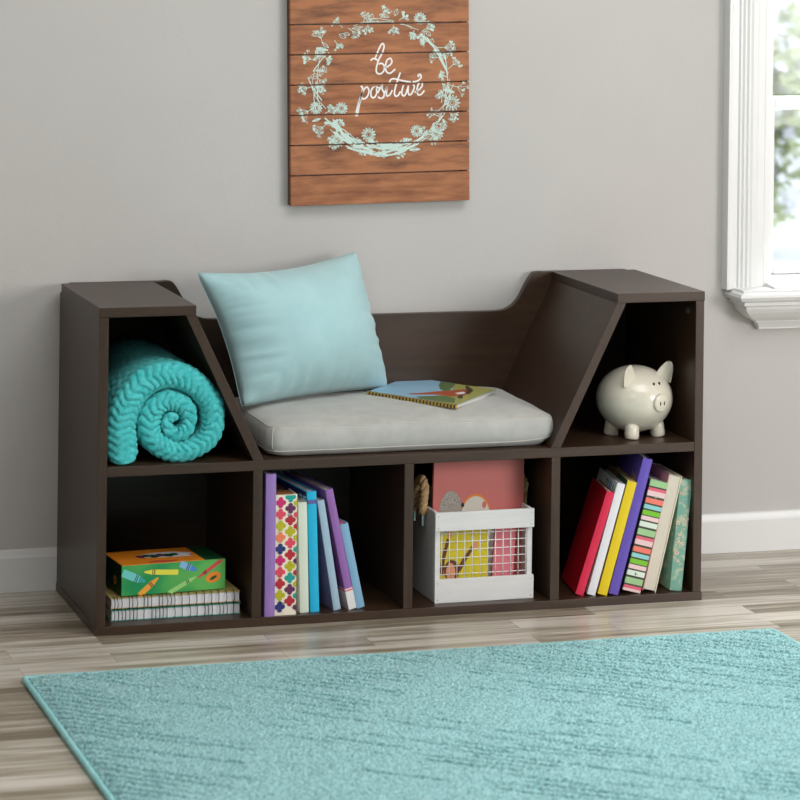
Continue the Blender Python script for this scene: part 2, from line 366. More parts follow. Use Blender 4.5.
for (ins, z) in rings:
    for (x, y) in base:
        ccx, ccy = (cx0 + cx1) / 2, (cy0 + cy1) / 2; hx, hy = (cx1 - cx0) / 2, (cy1 - cy0) / 2
        px = ccx + (x - ccx) * (1 + ins / hx); py = ccy + (y - ccy) * (1 + ins / hy)
        nz = noise.noise(Vector((x * 9, y * 9, z * 30))) * .0022 + noise.noise(Vector((x * 30, y * 30, z * 60))) * .0006
        zz = z
        if z > .03: zz = z * (1 + .10 * (py - cy0) / (cy1 - cy0)) + nz * 1.0
        if z < .02 and px > .80: zz = z + .008 * ((px - .80) / .084) ** 2 if z > 0 else z
        vs.append((px + nz * .5 - .6, py + nz - .19, zz))
for r in range(len(rings) - 1):
    for i in range(N): fs.append((r * N + i, r * N + (i + 1) % N, (r + 1) * N + (i + 1) % N, (r + 1) * N + i))
fs.append(tuple(range(N))[::-1]); fs.append(tuple(range((len(rings) - 1) * N, len(rings) * N)))
m = MB(); m.add(vs, fs, 'cushion'); m.build('cushion_cover', cu, smooth=True, recalc=True)
m = MB(); k = 7; m.tube([Vector(vs[k * N + i]) for i in range(N)], .0010, 'piping', 6, closed=True)
k = 3; m.tube([Vector(vs[k * N + i]) for i in range(N)], .0011, 'piping', 6, closed=True)
for idx in (4, ):
    m.tube([Vector(vs[r * N + idx]) for r in range(3, 8)], .0011, 'piping', 6)
m.build('piping', cu, smooth=True)

# ------------------------------------------------------------------ aqua pillow
BL, BR, TL, TR = Vector((.312, .185, .3705)), Vector((.650, .326, .3740)), Vector((.231, .235, .625)), Vector((.584, .338, .648))
pc = (BL + BR + TL + TR) / 4
pil = thing('throw_pillow', 'square aqua blue throw pillow propped on the left of the grey seat cushion', 'pillow', pc)
nrm = (BR - BL).cross(TL - BL).normalized()
if nrm.y > 0: nrm = -nrm
def pil_fn(side):
    def f(a, b):
        u, v = a * 2 - 1, b * 2 - 1
        cu_, cv_ = u * (1 - .085 * (1 - v * v) ** 1.0 * abs(u)), v * (1 - (.145 if v > 0 else .06) * (1 - u * u) ** 1.0 * abs(v))
        q_ = (u * u * v * v) ** 5; cu_ *= 1 - .030 * q_; cv_ *= 1 - .030 * q_
        s, t = (cu_ + 1) / 2, (cv_ + 1) / 2
        p = BL * (1 - s) * (1 - t) + BR * s * (1 - t) + TL * (1 - s) * t + TR * s * t
        e = max(0, (1 - u * u) * (1 - v * v))
        th = (.098 if side > 0 else .022) * e ** .56
        edge = max(abs(u), abs(v))
        # gathers along the edges
        wr = 0
        if edge > .5:
            k = (edge - .5) / .5
            co = v if abs(u) > abs(v) else u
            wr = noise.noise(Vector((co * 9 + side * 3, edge * 1.5, 2.7))) * .010 * k * (1 - k ** 6) + noise.noise(Vector((co * 22, edge * 2, 5.1 * side))) * .0042 * k * (1 - k ** 6)
        wr += noise.noise(Vector((u * 1.6 + 5, v * 1.6, side))) * .006 * e
        low = .010 * max(0, -v) * e if side > 0 else 0
        return pc * -1 + p + nrm * side * (th + low + wr * (1 if edge < .999 else 0))
    return f
m = MB(); m.grid(pil_fn(1), 61, 61, 'pillow'); m.grid(pil_fn(-1), 61, 61, 'pillow'); m.build('pillow_cover', pil, smooth=True, recalc=True)
m = MB(); f = pil_fn(1); loop = [f(i / 40, 0) for i in range(40)] + [f(1, i / 40) for i in range(40)] + [f(1 - i / 40, 1) for i in range(40)] + [f(0, 1 - i / 40) for i in range(40)]
m.tube(loop, .0004, 'pillow', 6, closed=True); m.build('seam', pil, smooth=True)

# ------------------------------------------------------------------ rolled blanket
bl = thing('rolled_blanket', 'turquoise chevron plush blanket rolled up in the upper left cubby', 'blanket', (.125, .17, ZS))
ctrl = [  # x, z of the band centre, half thickness
    (.0535, .3070, .0275), (.0490, .3440, .0285), (.0490, .3780, .0275), (.0560, .4060, .0270), (.0700, .4310, .0265), (.0900, .4500, .0260), (.1150, .4610, .0250),
    (.1430, .4620, .0240), (.1700, .4540, .0230), (.1935, .4370, .0220), (.2125, .4130, .0215), (.2195, .3850, .0205), (.2165, .3590, .0195), (.2030, .3385, .0188), (.1800, .3265, .0186), (.1545, .3225, .0188),
    (.1300, .3290, .0195), (.1110, .3430, .0200), (.1000, .3640, .0205), (.1020, .3880, .0205), (.1150, .4080, .0200), (.1360, .4170, .0190), (.1560, .4120, .0175), (.1690, .3990, .0155),
    (.1735, .3820, .0140), (.1700, .3660, .0130), (.1580, .3560, .0125), (.1440, .3570, .0120), (.1350, .3670, .0115), (.1350, .3800, .0105), (.1440, .3870, .0090), (.1520, .3830, .0070)]
sl = smoothline([(a, b, c) for a, b, c in ctrl], 14)
arc = [0]
for i in range(1, len(sl)): arc.append(arc[-1] + math.hypot(sl[i].x - sl[i - 1].x, sl[i].y - sl[i - 1].y))
NP = 96; vs = []; fs = []
yF, yB = .006, .335
for i, p in enumerate(sl):
    a = sl[max(0, i - 1)]; b = sl[min(len(sl) - 1, i + 1)]
    t = Vector((b.x - a.x, b.y - a.y)); t.normalize(); n = Vector((-t.y, t.x))      # n points outward (left of travel)
    h = p.z; s = arc[i]
    tail = min(1, s / .02 + .15); tail = math.sqrt(1 - (1 - min(1, tail)) ** 2)
    tip = min(1, (arc[-1] - s) / .012 + .2); tip = math.sqrt(1 - (1 - tip) ** 2)
    h *= tail * tip
    yf = yF + .010 * max(0, 1 - i / len(sl)) * 0 + .012 * (i / len(sl))
    straight = (yB - yf - h)
    prof = []
    # outer side from the back, round the front, inner side to the back
    nb = 34
    for k in range(nb): prof.append((h, yB - straight * (k / nb) ** .75, n, 0))
    for k in range(27):
        an = PI * k / 26; prof.append((h * math.cos(an), yf + h - h * abs(math.sin(an)) ** .75, None, an))
    for k in range(NP - nb - 27): prof.append((-h, yf + h + straight * ((k + 1) / (NP - nb - 27)) ** 1.3, -n, PI))
    # arclength across
    w = 0; prev = None
    for k, (o, y, nn, an) in enumerate(prof):
        if prev: w += math.hypot(o - prev[0], y - prev[1])
        prev = (o, y)
        wf = w
        tri = abs(((wf / .021) % 2) - 1)
        ph = s / .0140 + tri * .95 + noise.noise(Vector((s * 18, wf * 25, 1))) * .5
        fr = ph - math.floor(ph)
        puff = (math.sin(PI * fr)) ** .38
        tri2 = abs(((wf / .0105) % 2) - 1)
        amp = .0064 * tail * tip * (.5 + .5 * min(1, h / .018))
        d = amp * (puff - .75) - .0012 * (1 - tri2) ** 6
        d += noise.noise(Vector((s * 160, wf * 160, 3))) * .0010 + noise.noise(Vector((s * 40, wf * 40, 9))) * .0022
        if an == 0: N3 = Vector((n.x, 0, n.y))
        elif an == PI: N3 = Vector((-n.x, 0, -n.y)); d *= .4
        else: N3 = (Vector((n.x, 0, n.y)) * math.cos(an) + Vector((0, -1, 0)) * math.sin(an))
        P3 = Vector((p.x + n.x * o, y, p.y + n.y * o)) + N3 * d
        if P3.x < T + .001: P3.x = T + .001 + (P3.x - T) * .02
        P3.z = max(P3.z, ZS + .0006)
        vs.append(P3 - Vector((.125, .17, ZS)))
for i in range(len(sl) - 1):
    for k in range(NP - 1): fs.append((i * NP + k, i * NP + k + 1, (i + 1) * NP + k + 1, (i + 1) * NP + k))
fs.append(tuple(range(NP))); fs.append(tuple(range((len(sl) - 1) * NP, len(sl) * NP))[::-1])
for i in range(len(sl) - 1): fs.append((i * NP + NP - 1, i * NP, (i + 1) * NP, (i + 1) * NP + NP - 1))
m = MB(); m.add(vs, fs, 'blanket'); m.build('blanket_roll', bl, smooth=True, recalc=True)

# ------------------------------------------------------------------ picture book on the cushion
pb = thing('picture_book', 'thin illustrated picture book with a brown animal lying on the grey seat cushion', 'book', (.7064, .082, .3712), (R(.8), 0, R(0)))
c0, c1, c2 = Vector((.7064, .082)), Vector((.585, .262)), Vector((.838, .231))
u = (c1 - c0); v = (c2 - c0)
def bp2(a, b, z): p = u * a + v * b; return (p.x, p.y, z)
def slab(m, a0, a1, b0, b1, z0, z1, mat):
    q = [(a0, b0), (a1, b0), (a1, b1), (a0, b1)]
    m.add([bp2(a, b, z0) for a, b in q] + [bp2(a, b, z1) for a, b in q], [(3, 2, 1, 0), (4, 5, 6, 7), (0, 1, 5, 4), (1, 2, 6, 5), (2, 3, 7, 6), (3, 0, 4, 7)], mat)
m = MB(); slab(m, 0, 1, 0, 1, 0, .0012, 'offwhite'); slab(m, 0, 1, 0, 1, .0052, .0064, 'p_sky')
m2 = MB(); slab(m2, -.003, 1.003, -.012, .035, -.0001, .0066, 'p_gold'); 
for k in range(26): slab(m2, k / 26, k / 26 + .018, -.0135, .036, .0005, .0068, 'p_dark')
m2.build('spine', pb)['label'] = 'gold and black patterned spine'
zt = .00655
def patch(mm, pts, mat, z=zt): mm.add([bp2(a, b, z) for a, b in pts], [tuple(range(len(pts)))], mat)
# a: 0 near end .. 1 far end along the spine, b: away from the spine
patch(m, [(.0, .04), (.0, 1), (.45, 1), (.40, .8), (.28, .55), (.34, .3), (.22, .04)], 'p_grass')
patch(m, [(.45, 1), (.62, .98), (.56, .8), (.46, .62), (.34, .55), (.40, .8)], 'p_green', zt + .0001)
patch(m, [(.06, .10), (.14, .3), (.28, .36), (.5, .12), (.42, .05), (.2, .05)], 'p_green', zt + .0001)
patch(m, [(.16, .42), (.12, .6), (.16, .8), (.26, .78), (.36, .62), (.44, .50), (.52, .34), (.62, .20), (.60, .17), (.48, .26), (.40, .33), (.30, .36), (.22, .36)], 'p_fox', zt + .0002)
patch(m, [(.12, .6), (.16, .8), (.30, .97), (.33, .95), (.22, .76), (.17, .6)], 'p_dark', zt + .0003)
patch(m, [(.08, .34), (.14, .5), (.18, .48), (.14, .34)], 'p_dark', zt + .0003)
patch(m, [(.20, .50), (.16, .62), (.22, .66), (.26, .54)], 'offwhite', zt + .0003)
m.build('cover', pb)
m = MB(); slab(m, .004, .996, .03, .994, .0012, .0052, 'pages'); m.build('pages', pb)

# ------------------------------------------------------------------ books
def book(name, label, pivot, lean, yaw, t, h, d, spine, coverm, pages='pages', side=-1, art=None, reverse=False, bands=(), group=None, studs=()):
    """side -1: body lies on the -x side of the pivot corner; +1: on the +x side"""
    root = thing(name, label, 'book', pivot, (0, R(lean), R(yaw)), group)
    x0, x1 = (-t, 0) if side < 0 else (0, t)
    ct = .0016
    m = MB()
    if not reverse:
        # rounded spine
        n = 7; P = []
        for k in range(n):
            a = k / (n - 1); P.append((x0 + (x1 - x0) * a, .0012 - .0012 * math.sin(PI * a)))
        P += [(x1, .004), (x0, .004)]
        m.prism(P, 0, h, spine, axis=2)
        m.box((x0, .004, 0), (x0 + ct, d, h), coverm); m.box((x1 - ct, .004, 0), (x1, d, h), coverm)
        m2 = MB(); m2.box((x0 + ct, .004, .002), (x1 - ct, d - .003, h - .002), pages)
    else:
        m.box((x0, d - .003, 0), (x1, d, h), spine)
        m.box((x0, 0, 0), (x0 + ct, d - .003, h), coverm); m.box((x1 - ct, 0, 0), (x1, d - .003, h), spine)
        m2 = MB(); m2.box((x0 + ct, .0025, .003), (x1 - ct, d - .003, h - .003), pages)
    for z0, z1, bm_ in bands: m.box((x0 - .0002, -.0003, z0), (x1 + .0002, .0045 if bm_ == 'violet_band' else .06, z1), bm_)
    if art: art(m, x0, x1, h, d)
    m.build('cover', root, recalc=False); m2.build('pages', root)
    for (sx, sz) in studs:
        q = MB(); q.tube([(x0 + (x1 - x0) * sx, .001, sz), (x0 + (x1 - x0) * sx, -.0012, sz)], .0028, 'metal', 12); q.ball((x0 + (x1 - x0) * sx, -.0012, sz), (.0026, .0008, .0026), 'metal', 12, 6); q.build('stud', root, smooth=False)
    return root

def quatre(m, x0, x1, h, d):
    cols = ['q_mag', 'q_teal', 'q_pink', 'q_plum', 'q_lime', 'q_red', 'q_orange', 'q_lime', 'q_navy', 'q_pink', 'q_mag', 'q_red', 'q_pink', 'q_lime', 'q_red', 'q_teal', 'q_lime', 'q_plum', 'q_navy', 'q_red', 'q_orange', 'q_lime']
    cw = (x1 - x0)
    def flower(cx, cz, r, mat):
        # four overlapping petals drawn as one outline
        pts = []
        for k in range(32):
            a = 2 * PI * k / 32; rr = r * (.62 + .38 * abs(math.cos(2 * a)) ** .8)
            pts.append((cx + rr * math.cos(a), cz + rr * math.sin(a)))
        pts = [(min(max(p, x0 + .0003), x1 - .0003), min(max(q, .001), h - .001)) for p, q in pts]
        m.flat(pts, (0, -.0003, 0), (1, 0, 0), (0, 0, 1), mat)
    step = .0213; k = 0
    for i in range(10):
        z = h - .008 - i * step
        for c, (fx, dz) in enumerate(((.22, -.006), (.68, 0.004), (1.08, -.008))):
            if c == 1: z2 = z - .0
            z2 = z + dz - (.0 if c != 1 else .0)
            if z2 < .004: continue
            flower(x0 + cw * fx, z2, .0102, cols[(i * 2 + c + (5 if c == 2 else 0)) % len(cols)]); k += 1
    rnd = random.Random(4)
    for i in range(60):
        cx = rnd.uniform(x0 + .002, x1 - .002); cz = rnd.uniform(.004, h - .004)
        m.flat([(cx + .0007 * math.cos(a), cz + .0007 * math.sin(a)) for a in (0, 1.57, 3.14, 4.71)], (0, -.00035, 0), (1, 0, 0), (0, 0, 1), 'q_plum')
def stripes(m, x0, x1, h, d):
    seq = [('s_green', .012), ('s_dark', .003), ('s_pink', .006), ('s_blush', .010), ('s_dark', .004), ('s_coral', .010), ('s_dark', .003), ('s_aqua', .008), ('s_dark', .003), ('s_lime', .009), ('s_dark', .002), ('s_blush', .008), ('s_dark', .003), ('s_mint', .010), ('s_dark', .004)]
    z = h; i = 0
    while z > .001:
        mt, w = seq[i % len(seq)]; z1 = max(0, z - w); m.box((x0 - .0002, -.0003, z1), (x1 + .0002, .0043, z), mt); z = z1; i += 1
def cyanart(m, x0, x1, h, d):
    m.flat([(.006, h - .002), (d - .002, h - .002), (d - .002, h - .105), (.006, h - .105)], (x0 - .0002, 0, 0), (0, 1, 0), (0, 0, 1), 'navy')
    m.flat([(.05, h - .02), (d - .01, h - .01), (d - .01, h - .07), (.04, h - .06)], (x0 - .0004, 0, 0), (0, 1, 0), (0, 0, 1), 'gold')
def whiteart(m, x0, x1, h, d): pass
def yellowart(m, x0, x1, h, d):
    m.flat([(.004, 0), (d, 0), (d, h), (.004, h)], (x0 - .0002, 0, 0), (0, 1, 0), (0, 0, 1), 'leatherbrown')
    m.flat([(.004, h - .05), (d * .55, h - .05), (d * .5, h), (.004, h)], (x0 - .0004, 0, 0), (0, 1, 0), (0, 0, 1), 'darkgreen')
def indigoart(m, x0, x1, h, d):
    for k in range(2):
        pts = []
        for i in range(11):
            a = i / 10; pts.append((.022 + .035 * a, h - .050 + .016 * a - k * .006 + .003 * math.sin(a * 6)))
        for i in range(10): 
            (a, b), (c, e) = pts[i], pts[i + 1]
            m.flat([(a, b), (c, e), (c, e + .003), (a, b + .003)], (x0 - .0003, 0, 0), (0, 1, 0), (0, 0, 1), 'gold')
def flora(m, x0, x1, h, d):
    rnd = random.Random(12)
    for i in range(26):
        cx = rnd.uniform(x0 + .002, x1 - .002); cz = rnd.uniform(.01, h - .01); r = rnd.uniform(.0012, .0032)
        for q in range(5):
            a = q * 1.2566 + rnd.random(); px, pz = cx + r * math.cos(a), cz + r * math.sin(a)
            m.flat([(px + r * .6 * math.cos(b), pz + r * .6 * math.sin(b)) for b in (0, 1.05, 2.1, 3.14, 4.2, 5.2)], (0, -.0004, 0), (1, 0, 0), (0, 0, 1), 'flowerpeach')

GL = 'books in the lower cubby left of centre'; GR = 'books in the lower right cubby'
book('book', 'tall lavender book standing upright against the left divider of its cubby', (.3160, .004, BH), 0, 0, .0192, .2615, .20, 'lavender', 'lavender', side=1, group=GL)
book('patterned_binder', 'cream binder with multicoloured flowers on its spine beside the tall lavender book', (.3362, .0075, BH), 0, 0, .0405, .2215, .060, 'bind_cream', 'bind_cream', 'pages_kraft', side=1, art=quatre, group=GL, studs=((.62, .185), (.4, .022)))
book('book', 'pale green book between the flowered binder and the bright blue book', (.3872, .016, BH), -1.7, 5.6, .0172, .204, .15, 'palegreen', 'palegreen', side=1, group=GL)
r_ = book('book', 'bright blue book with a violet band standing beside the pale green book', (.4070, .0165, BH), -2.3, 6.0, .0178, .2235, .20, 'cyan', 'cyan', 'pages_white', side=1, art=cyanart, bands=((.2005, .208, 'violet_band'),), group=GL)
M['text_ice'] = base_mat('pale_blue_lettering', rgb(150, 196, 232), .5)
def cover_mtx(x, y, z, rotx=0):           # text on a left-hand cover, reading towards the spine
    return Matrix.Translation((x, y, z)) @ Matrix(((0, 0, -1, 0), (-1, 0, 0, 0), (0, 1, 0, 0), (0, 0, 0, 1)))
text_part('cover_lettering', 'THE', 'text_ice', .021, r_, cover_mtx(-.0004, .026, .205))
book('book', 'ice blue book with a mauve front cover, leaning on the bright blue book', (.4530, .020, BH), -9.8, 6.0, .0140, .208, .17, 'ice', 'mauve', side=1, group=GL)
book('book', 'purple book with a white lower spine, leaning left onto the ice blue book', (.4815, .0180, BH), -12.6, 7.0, .0150, .2305, .21, 'plum', 'plum', side=1,
     bands=((0, .035, 'offwhite'), (.035, .0375, 'redline'), (.0375, .040, 's_blush')), group=GL)
book('book', 'short light blue book leaning against the purple book with the white lower spine', (.4990, .0235, BH), -12.9, 7.0, .0158, .1625, .15, 'skyblue', 'skyblue', 'pinkbook', side=1, group=GL)

LE, YA = 15.0, -9.0
book('book', 'crimson red book, first of the row leaning right, beside the right divider', (.9455, .0190, BH), 16.8, -9.5, .0155, .2035, .140, 'crimson', 'red', group=GR)
w_ = book('book', 'white book with coloured letters on its cover, behind the crimson red book', (.9680, .0145, BH), LE, YA, .0155, .2180, .165, 'white', 'white', 'pages_white', group=GR)
text_part('cover_lettering', 'N', 'c_green', .028, w_, cover_mtx(-.0157, .020, .200))
text_part('cover_lettering', 'BI', 'cr_blue', .028, w_, cover_mtx(-.0157, .048, .200))
text_part('cover_lettering', 'D', 'c_green', .028, w_, cover_mtx(-.0157, .078, .200))
book('book', 'bright yellow book with a dark cover, between the white and the indigo books', (.9900, .0095, BH), LE - .3, YA, .0182, .2215, .175, 'yellow', 'yellow', group=GR, art=yellowart)
book('book', 'tall indigo purple book leaning against the striped binder', (1.0120, .0075, BH), LE - .9, YA, .0185, .2650, .19, 'indigo', 'indigo', group=GR, art=indigoart)
book('striped_binder', 'binder with a multicoloured striped spine and metal studs, leaning beside the indigo book', (1.0590, .0130, BH), 14.3, -6, .0350, .2160, .10, 's_green', 'olive', group=GR, art=stripes, studs=((.5, .185), (.5, .035)))
book('book', 'book showing its cream page edge between the striped binder and the floral book', (1.0905, .0110, BH), 12.9, -4, .0272, .2270, .13, 'creamcover', 'rose', 'pages', reverse=True, group=GR)
book('book', 'sage green floral book, rightmost in the lower right cubby', (1.1455, .0140, BH), 5.2, -3, .0240, .2130, .16, 'teal_floral', 'teal_floral', group=GR, art=flora)

# ------------------------------------------------------------------ notebooks and crayon box
def notebook(label, z, top, seed, dx):
    t = thing('spiral_notebook', label, 'notebook', (.0355 + dx, .036, z), (0, 0, R(1.0)), 'spiral notebooks stacked in the lower left cubby')
    w, d, h = .2445, .17, .0195
    one('back_cover', top, (0, 0, 0), (w, d, .0012), t, .0004)
    one('front_cover', top, (0, 0, h - .0012), (w, d, h), t, .0004)
    one('pages', 'pages_white', (.002, .0015, .0012), (w - .002, d - .002, h - .0012), t, .0003)
    m = MB(); rnd = random.Random(seed)
    for k in range(34):
        x = .006 + k * (w - .012) / 33 + rnd.uniform(-.0007, .0007)
        if k % 2 == 0 or rnd.random() < .45:
            tw = rnd.uniform(-.0015, .0015)
            m.tube([(x + tw, .0095, h + .0004), (x, .006, h + .0022), (x, .001, h + .0026), (x + tw * .3, -.0035, h * .8), (x + tw, -.0045, h * .5), (x + tw * .6, -.0035, h * .2), (x, -.0002, .0004)], .00075, 'wire_black', 6)
    m.build('spiral_binding', t, smooth=True)['label'] = 'black wire spiral'
notebook('spiral notebook with teal covers, lower of two under the crayon box', BH + .0002, 'nb_teal', 1, 0)
notebook('spiral notebook with gold covers, lying on the teal notebook under the crayon box', BH + .0222, 'nb_gold', 2, -.001)

cbx = thing('crayon_box', 'green and orange crayon box with printed crayons, lying on the two spiral notebooks', 'box', (.0560, .0425, BH + .0436), (0, 0, R(5.0)))
bw, bd, bh = .1990, .115, .0560
m = MB(); m.box((0, 0, 0), (bw, bd, bh - .0015), 'c_dark')
m.flat([(0, 0), (bw, 0), (bw, bh - .001), (0, bh - .001)], (0, -.0003, 0), (1, 0, 0), (0, 0, 1), 'c_front')
def cray(x, z, L, ang, body, tipm, w=.0052, tip=1):
    a = R(ang); u_ = (math.cos(a), math.sin(a)); v_ = (-math.sin(a), math.cos(a))
    def q(pts, mat, off):
        m.flat([(x + u_[0] * s + v_[0] * t_, z + u_[1] * s + v_[1] * t_) for s, t_ in pts], (0, off, 0), (1, 0, 0), (0, 0, 1), mat)
    q([(0, -w), (L, -w), (L, w), (0, w)], body, -.0005)
    if tip: q([(L, -w * .85), (L + .013, -w * .3), (L + .013, w * .3), (L, w * .85)], tipm, -.0005)
    for s0 in (L - .004, L - .0075): q([(s0, -w), (s0 + .0016, -w), (s0 + .0016, w), (s0, w)], 'wire_black', -.0007)
cray(.002, .0425, .034, -24, 'cr_teal', 'cr_teal_d', .0072)
cray(.108, .0365, .052, 180 - 4, 'cr_yellow', 'cr_yellow', .0048)
cray(.034, -.001, .034, 40, 'cr_orange', 'cr_orange', .0052)
cray(.090, -.001, .046, 27, 'cr_green', 'cr_green', .0042)
cray(.192, .0530, .043, 180 + 33, 'cr_red', 'cr_red', .0034)
cray(.112, .0515, .022, -24, 'cr_blue_l', 'cr_blue', .0062)
def oval(cx, cz, rx, rz, tilt, o, uu, vv, mat, k=20):
    ca, sa = math.cos(tilt), math.sin(tilt)
    m.flat([(cx + rx * math.cos(a) * ca - rz * math.sin(a) * sa, cz + rx * math.cos(a) * sa + rz * math.sin(a) * ca) for a in [2 * PI * i / k for i in range(k)]], o, uu, vv, mat)
oval(.176, .0225, .0150, .0095, .25, (0, -.0006, 0), (1, 0, 0), (0, 0, 1), 'c_orange'); oval(.176, .0215, .0075, .0028, .45, (0, -.0009, 0), (1, 0, 0), (0, 0, 1), 'c_dark')
oval(.040, .022, .0100, .0080, 0, (-.0004, 0, 0), (0, 1, 0), (0, 0, 1), 'c_orange'); oval(.040, .022, .004, .0030, .3, (-.0007, 0, 0), (0, 1, 0), (0, 0, 1), 'c_dark')
m.build('carton', cbx, bevel=0)
m = MB(); m.box((.001, .0005, bh - .0014), (bw * .80, bd, bh), 'c_orange'); m.box((bw * .80, .0005, bh - .0014), (bw - .001, bd, bh - .0004), 'c_dark')
rnd = random.Random(2)
pts_l = [(.044, .060), (.066, .074), (.09, .080), (.118, .078), (.152, .060), (.138, .040), (.150, .034), (.120, .034), (.088, .036), (.060, .040)]
m.flat([(a + .004, b + .006) for a, b in pts_l], (0, 0, bh + .0002), (1, 0, 0), (0, 1, 0), 'offwhite')
for k, (x, yy, rx_, ry_) in enumerate(((.054, .058, .008, .012), (.066, .063, .009, .010), (.079, .056, .009, .014), (.093, .062, .010, .011), (.106, .056, .009, .013), (.119, .060, .009, .010))):
    m.flat([(x + rx_ * math.cos(a) * (1 + .25 * math.sin(3 * a + k)), yy + ry_ * math.sin(a)) for a in [2 * PI * q / 14 for q in range(14)]], (0, 0, bh + .0005 + k * .00003), (1, 0, 0), (0, 1, 0), 'c_dark' if k % 3 else 'q_plum')
m.flat([(.05, .006), (.10, .002), (.115, .012), (.07, .020)], (0, 0, bh + .0003), (1, 0, 0), (0, 1, 0), 'cr_red')
m.build('lid', cbx)['label'] = 'orange lid with a dark emblem'

# ------------------------------------------------------------------ crate with rope handles
cr_ = thing('storage_crate', 'white wooden crate with wire mesh front and rope handles in a lower cubby', 'crate', (.651, .0275, BH))
cw, cd, ch, th = .197, .262, .170, .006
one('front_rail', 'crate', (0, -.0005, .1345), (cw, .006, ch), cr_)
one('front_rail', 'crate', (0, -.0005, 0), (cw, .006, .0445), cr_)
one('front_stile', 'crate', (.0018, .006, .0), (.012, .013, ch - .001), cr_)
one('front_stile', 'crate', (cw - .012, .006, .0), (cw - .0018, .013, ch - .001), cr_)
m = MB(); m.box((.0015, .013, 0), (.0015 + th, cd, ch), 'crate'); m.build('side_board', cr_, bevel=.0008)
m = MB(); m.box((cw - .0015 - th, .013, 0), (cw - .0015, cd, ch), 'crate'); m.build('side_board', cr_, bevel=.0008)
one('back_board', 'crate', (.0015 + th, cd - th, 0), (cw - .0015 - th, cd, ch), cr_)
one('bottom_board', 'crate', (.0015 + th, .006, 0), (cw - .0015 - th, cd - th, .008), cr_)
m = MB()
for k in range(12): x = .0155 + k * .01525; m.tube([(x, .0075, .0435), (x, .0075, .1355)], .00085, 'wire_white', 6)
for k in range(6): z = .0515 + k * .0152; m.tube([(.012, .0092, z), (cw - .012, .0092, z)], .00085, 'wire_white', 6)
m.build('wire_mesh', cr_, smooth=True)
for x in (.006, cw - .006):
    for z in (.006, .037, .1405, .163):
        m = MB(); m.tube([(x, -.0003, z), (x, -.0011, z)], .0011, 'grey_silver', 8); m.build('nail', cr_)
def rope_handle(x, dy, dz):
    path = smoothline([(x, dy + .066, .158), (x, dy + .064, .178), (x, dy + .058, .200), (x, dy + .058, .220 + dz), (x, dy + .072, .230 + dz), (x, dy + .090, .224 + dz), (x, dy + .106, .208 + dz), (x, dy + .114, .190), (x, dy + .116, .174), (x, dy + .116, .158)], 8)
    L = [0]
    for i in range(1, len(path)): L.append(L[-1] + (path[i] - path[i - 1]).length)
    m = MB()
    for s in range(3):
        pts = []
        for i, p in enumerate(path):
            a = path[max(0, i - 1)]; b = path[min(len(path) - 1, i + 1)]; t = (b - a).normalized(); n1 = Vector((1, 0, 0)); n2 = t.cross(n1).normalized()
            an = L[i] * 2 * PI / .034 + s * 2 * PI / 3; pts.append(p + (n1 * math.cos(an) + n2 * math.sin(an)) * .0042)
        m.tube(pts, .0050, 'rope', 8)
    return m.build('rope_handle', cr_, smooth=True)
rope_handle(-.0068, -.008, -.008); rope_handle(cw + .0062, .020, -.018)
for x, ys_ in ((-.0068, (.058, .108)), (cw + .0062, (.086, .136))):
    for y in ys_:
        m = MB(); m.tube([(x, y, .136), (x, y, .160)], .0056, 'metal', 14); m.build('rope_ferrule', cr_, smooth=False)['label'] = 'silver rope end'
# books inside the crate
def panel_book(label, o, ux, uz, t, mats, art=None, group='books standing in the white crate'):
    root = thing('book', label, 'book', o, group=group); ux = Vector(ux); uz = Vector(uz); n = ux.cross(uz).normalized()   # n faces the camera side
    if n.y > 0: n = -n
    def pt(a, b, c): return ux * a + uz * b - n * c
    def sl_(m, a0, a1, b0, b1, c0_, c1_, mat):
        q = [(a0, b0), (a1, b0), (a1, b1), (a0, b1)]
        m.add([pt(a, b, c0_) for a, b in q] + [pt(a, b, c1_) for a, b in q], [(3, 2, 1, 0), (4, 5, 6, 7), (0, 1, 5, 4), (1, 2, 6, 5), (2, 3, 7, 6), (3, 0, 4, 7)], mat)
    m = MB(); sl_(m, 0, 1, 0, 1, 0, .0015, mats[0]); sl_(m, 0, 1, 0, 1, t - .0015, t, mats[0]); sl_(m, 0, .012, 0, 1, .0015, t - .0015, mats[0])
    m2 = MB(); sl_(m2, .012, .985, .012, .988, .0015, t - .0015, mats[1])
    if art: art(m, lambda pts, mat, k=0: m.add([pt(a, b, -.0003 - .0002 * k) for a, b in pts], [tuple(range(len(pts)))], mat))
    m.build('cover', root, recalc=False); m2.build('pages', root); return root
def ell(cx, cy, rx, ry, n=28, a0=0, a1=2 * PI): return [(cx + rx * math.cos(a0 + (a1 - a0) * i / n), cy + ry * math.sin(a0 + (a1 - a0) * i / n)) for i in range(n)]
def rim(m, P):
    P(ell(.47, .54, .178, .200), 'c_orange', 0); P(ell(.47, .53, .170, .192), 'egg', 1); P(ell(.195, .60, .128, .165), 'speckle', 1); P(ell(.565, .655, .024, .026), 'salmon', 3); P(ell(.325, .655, .018, .018), 'black', 3)
panel_book('large salmon pink book with a grey egg shape, standing tallest in the white crate', (.6590, .0750, BH + .0135), (.1810, 0, -.0050), (.0068, .010, .2440), .009, ('salmon', 'pages'), rim)
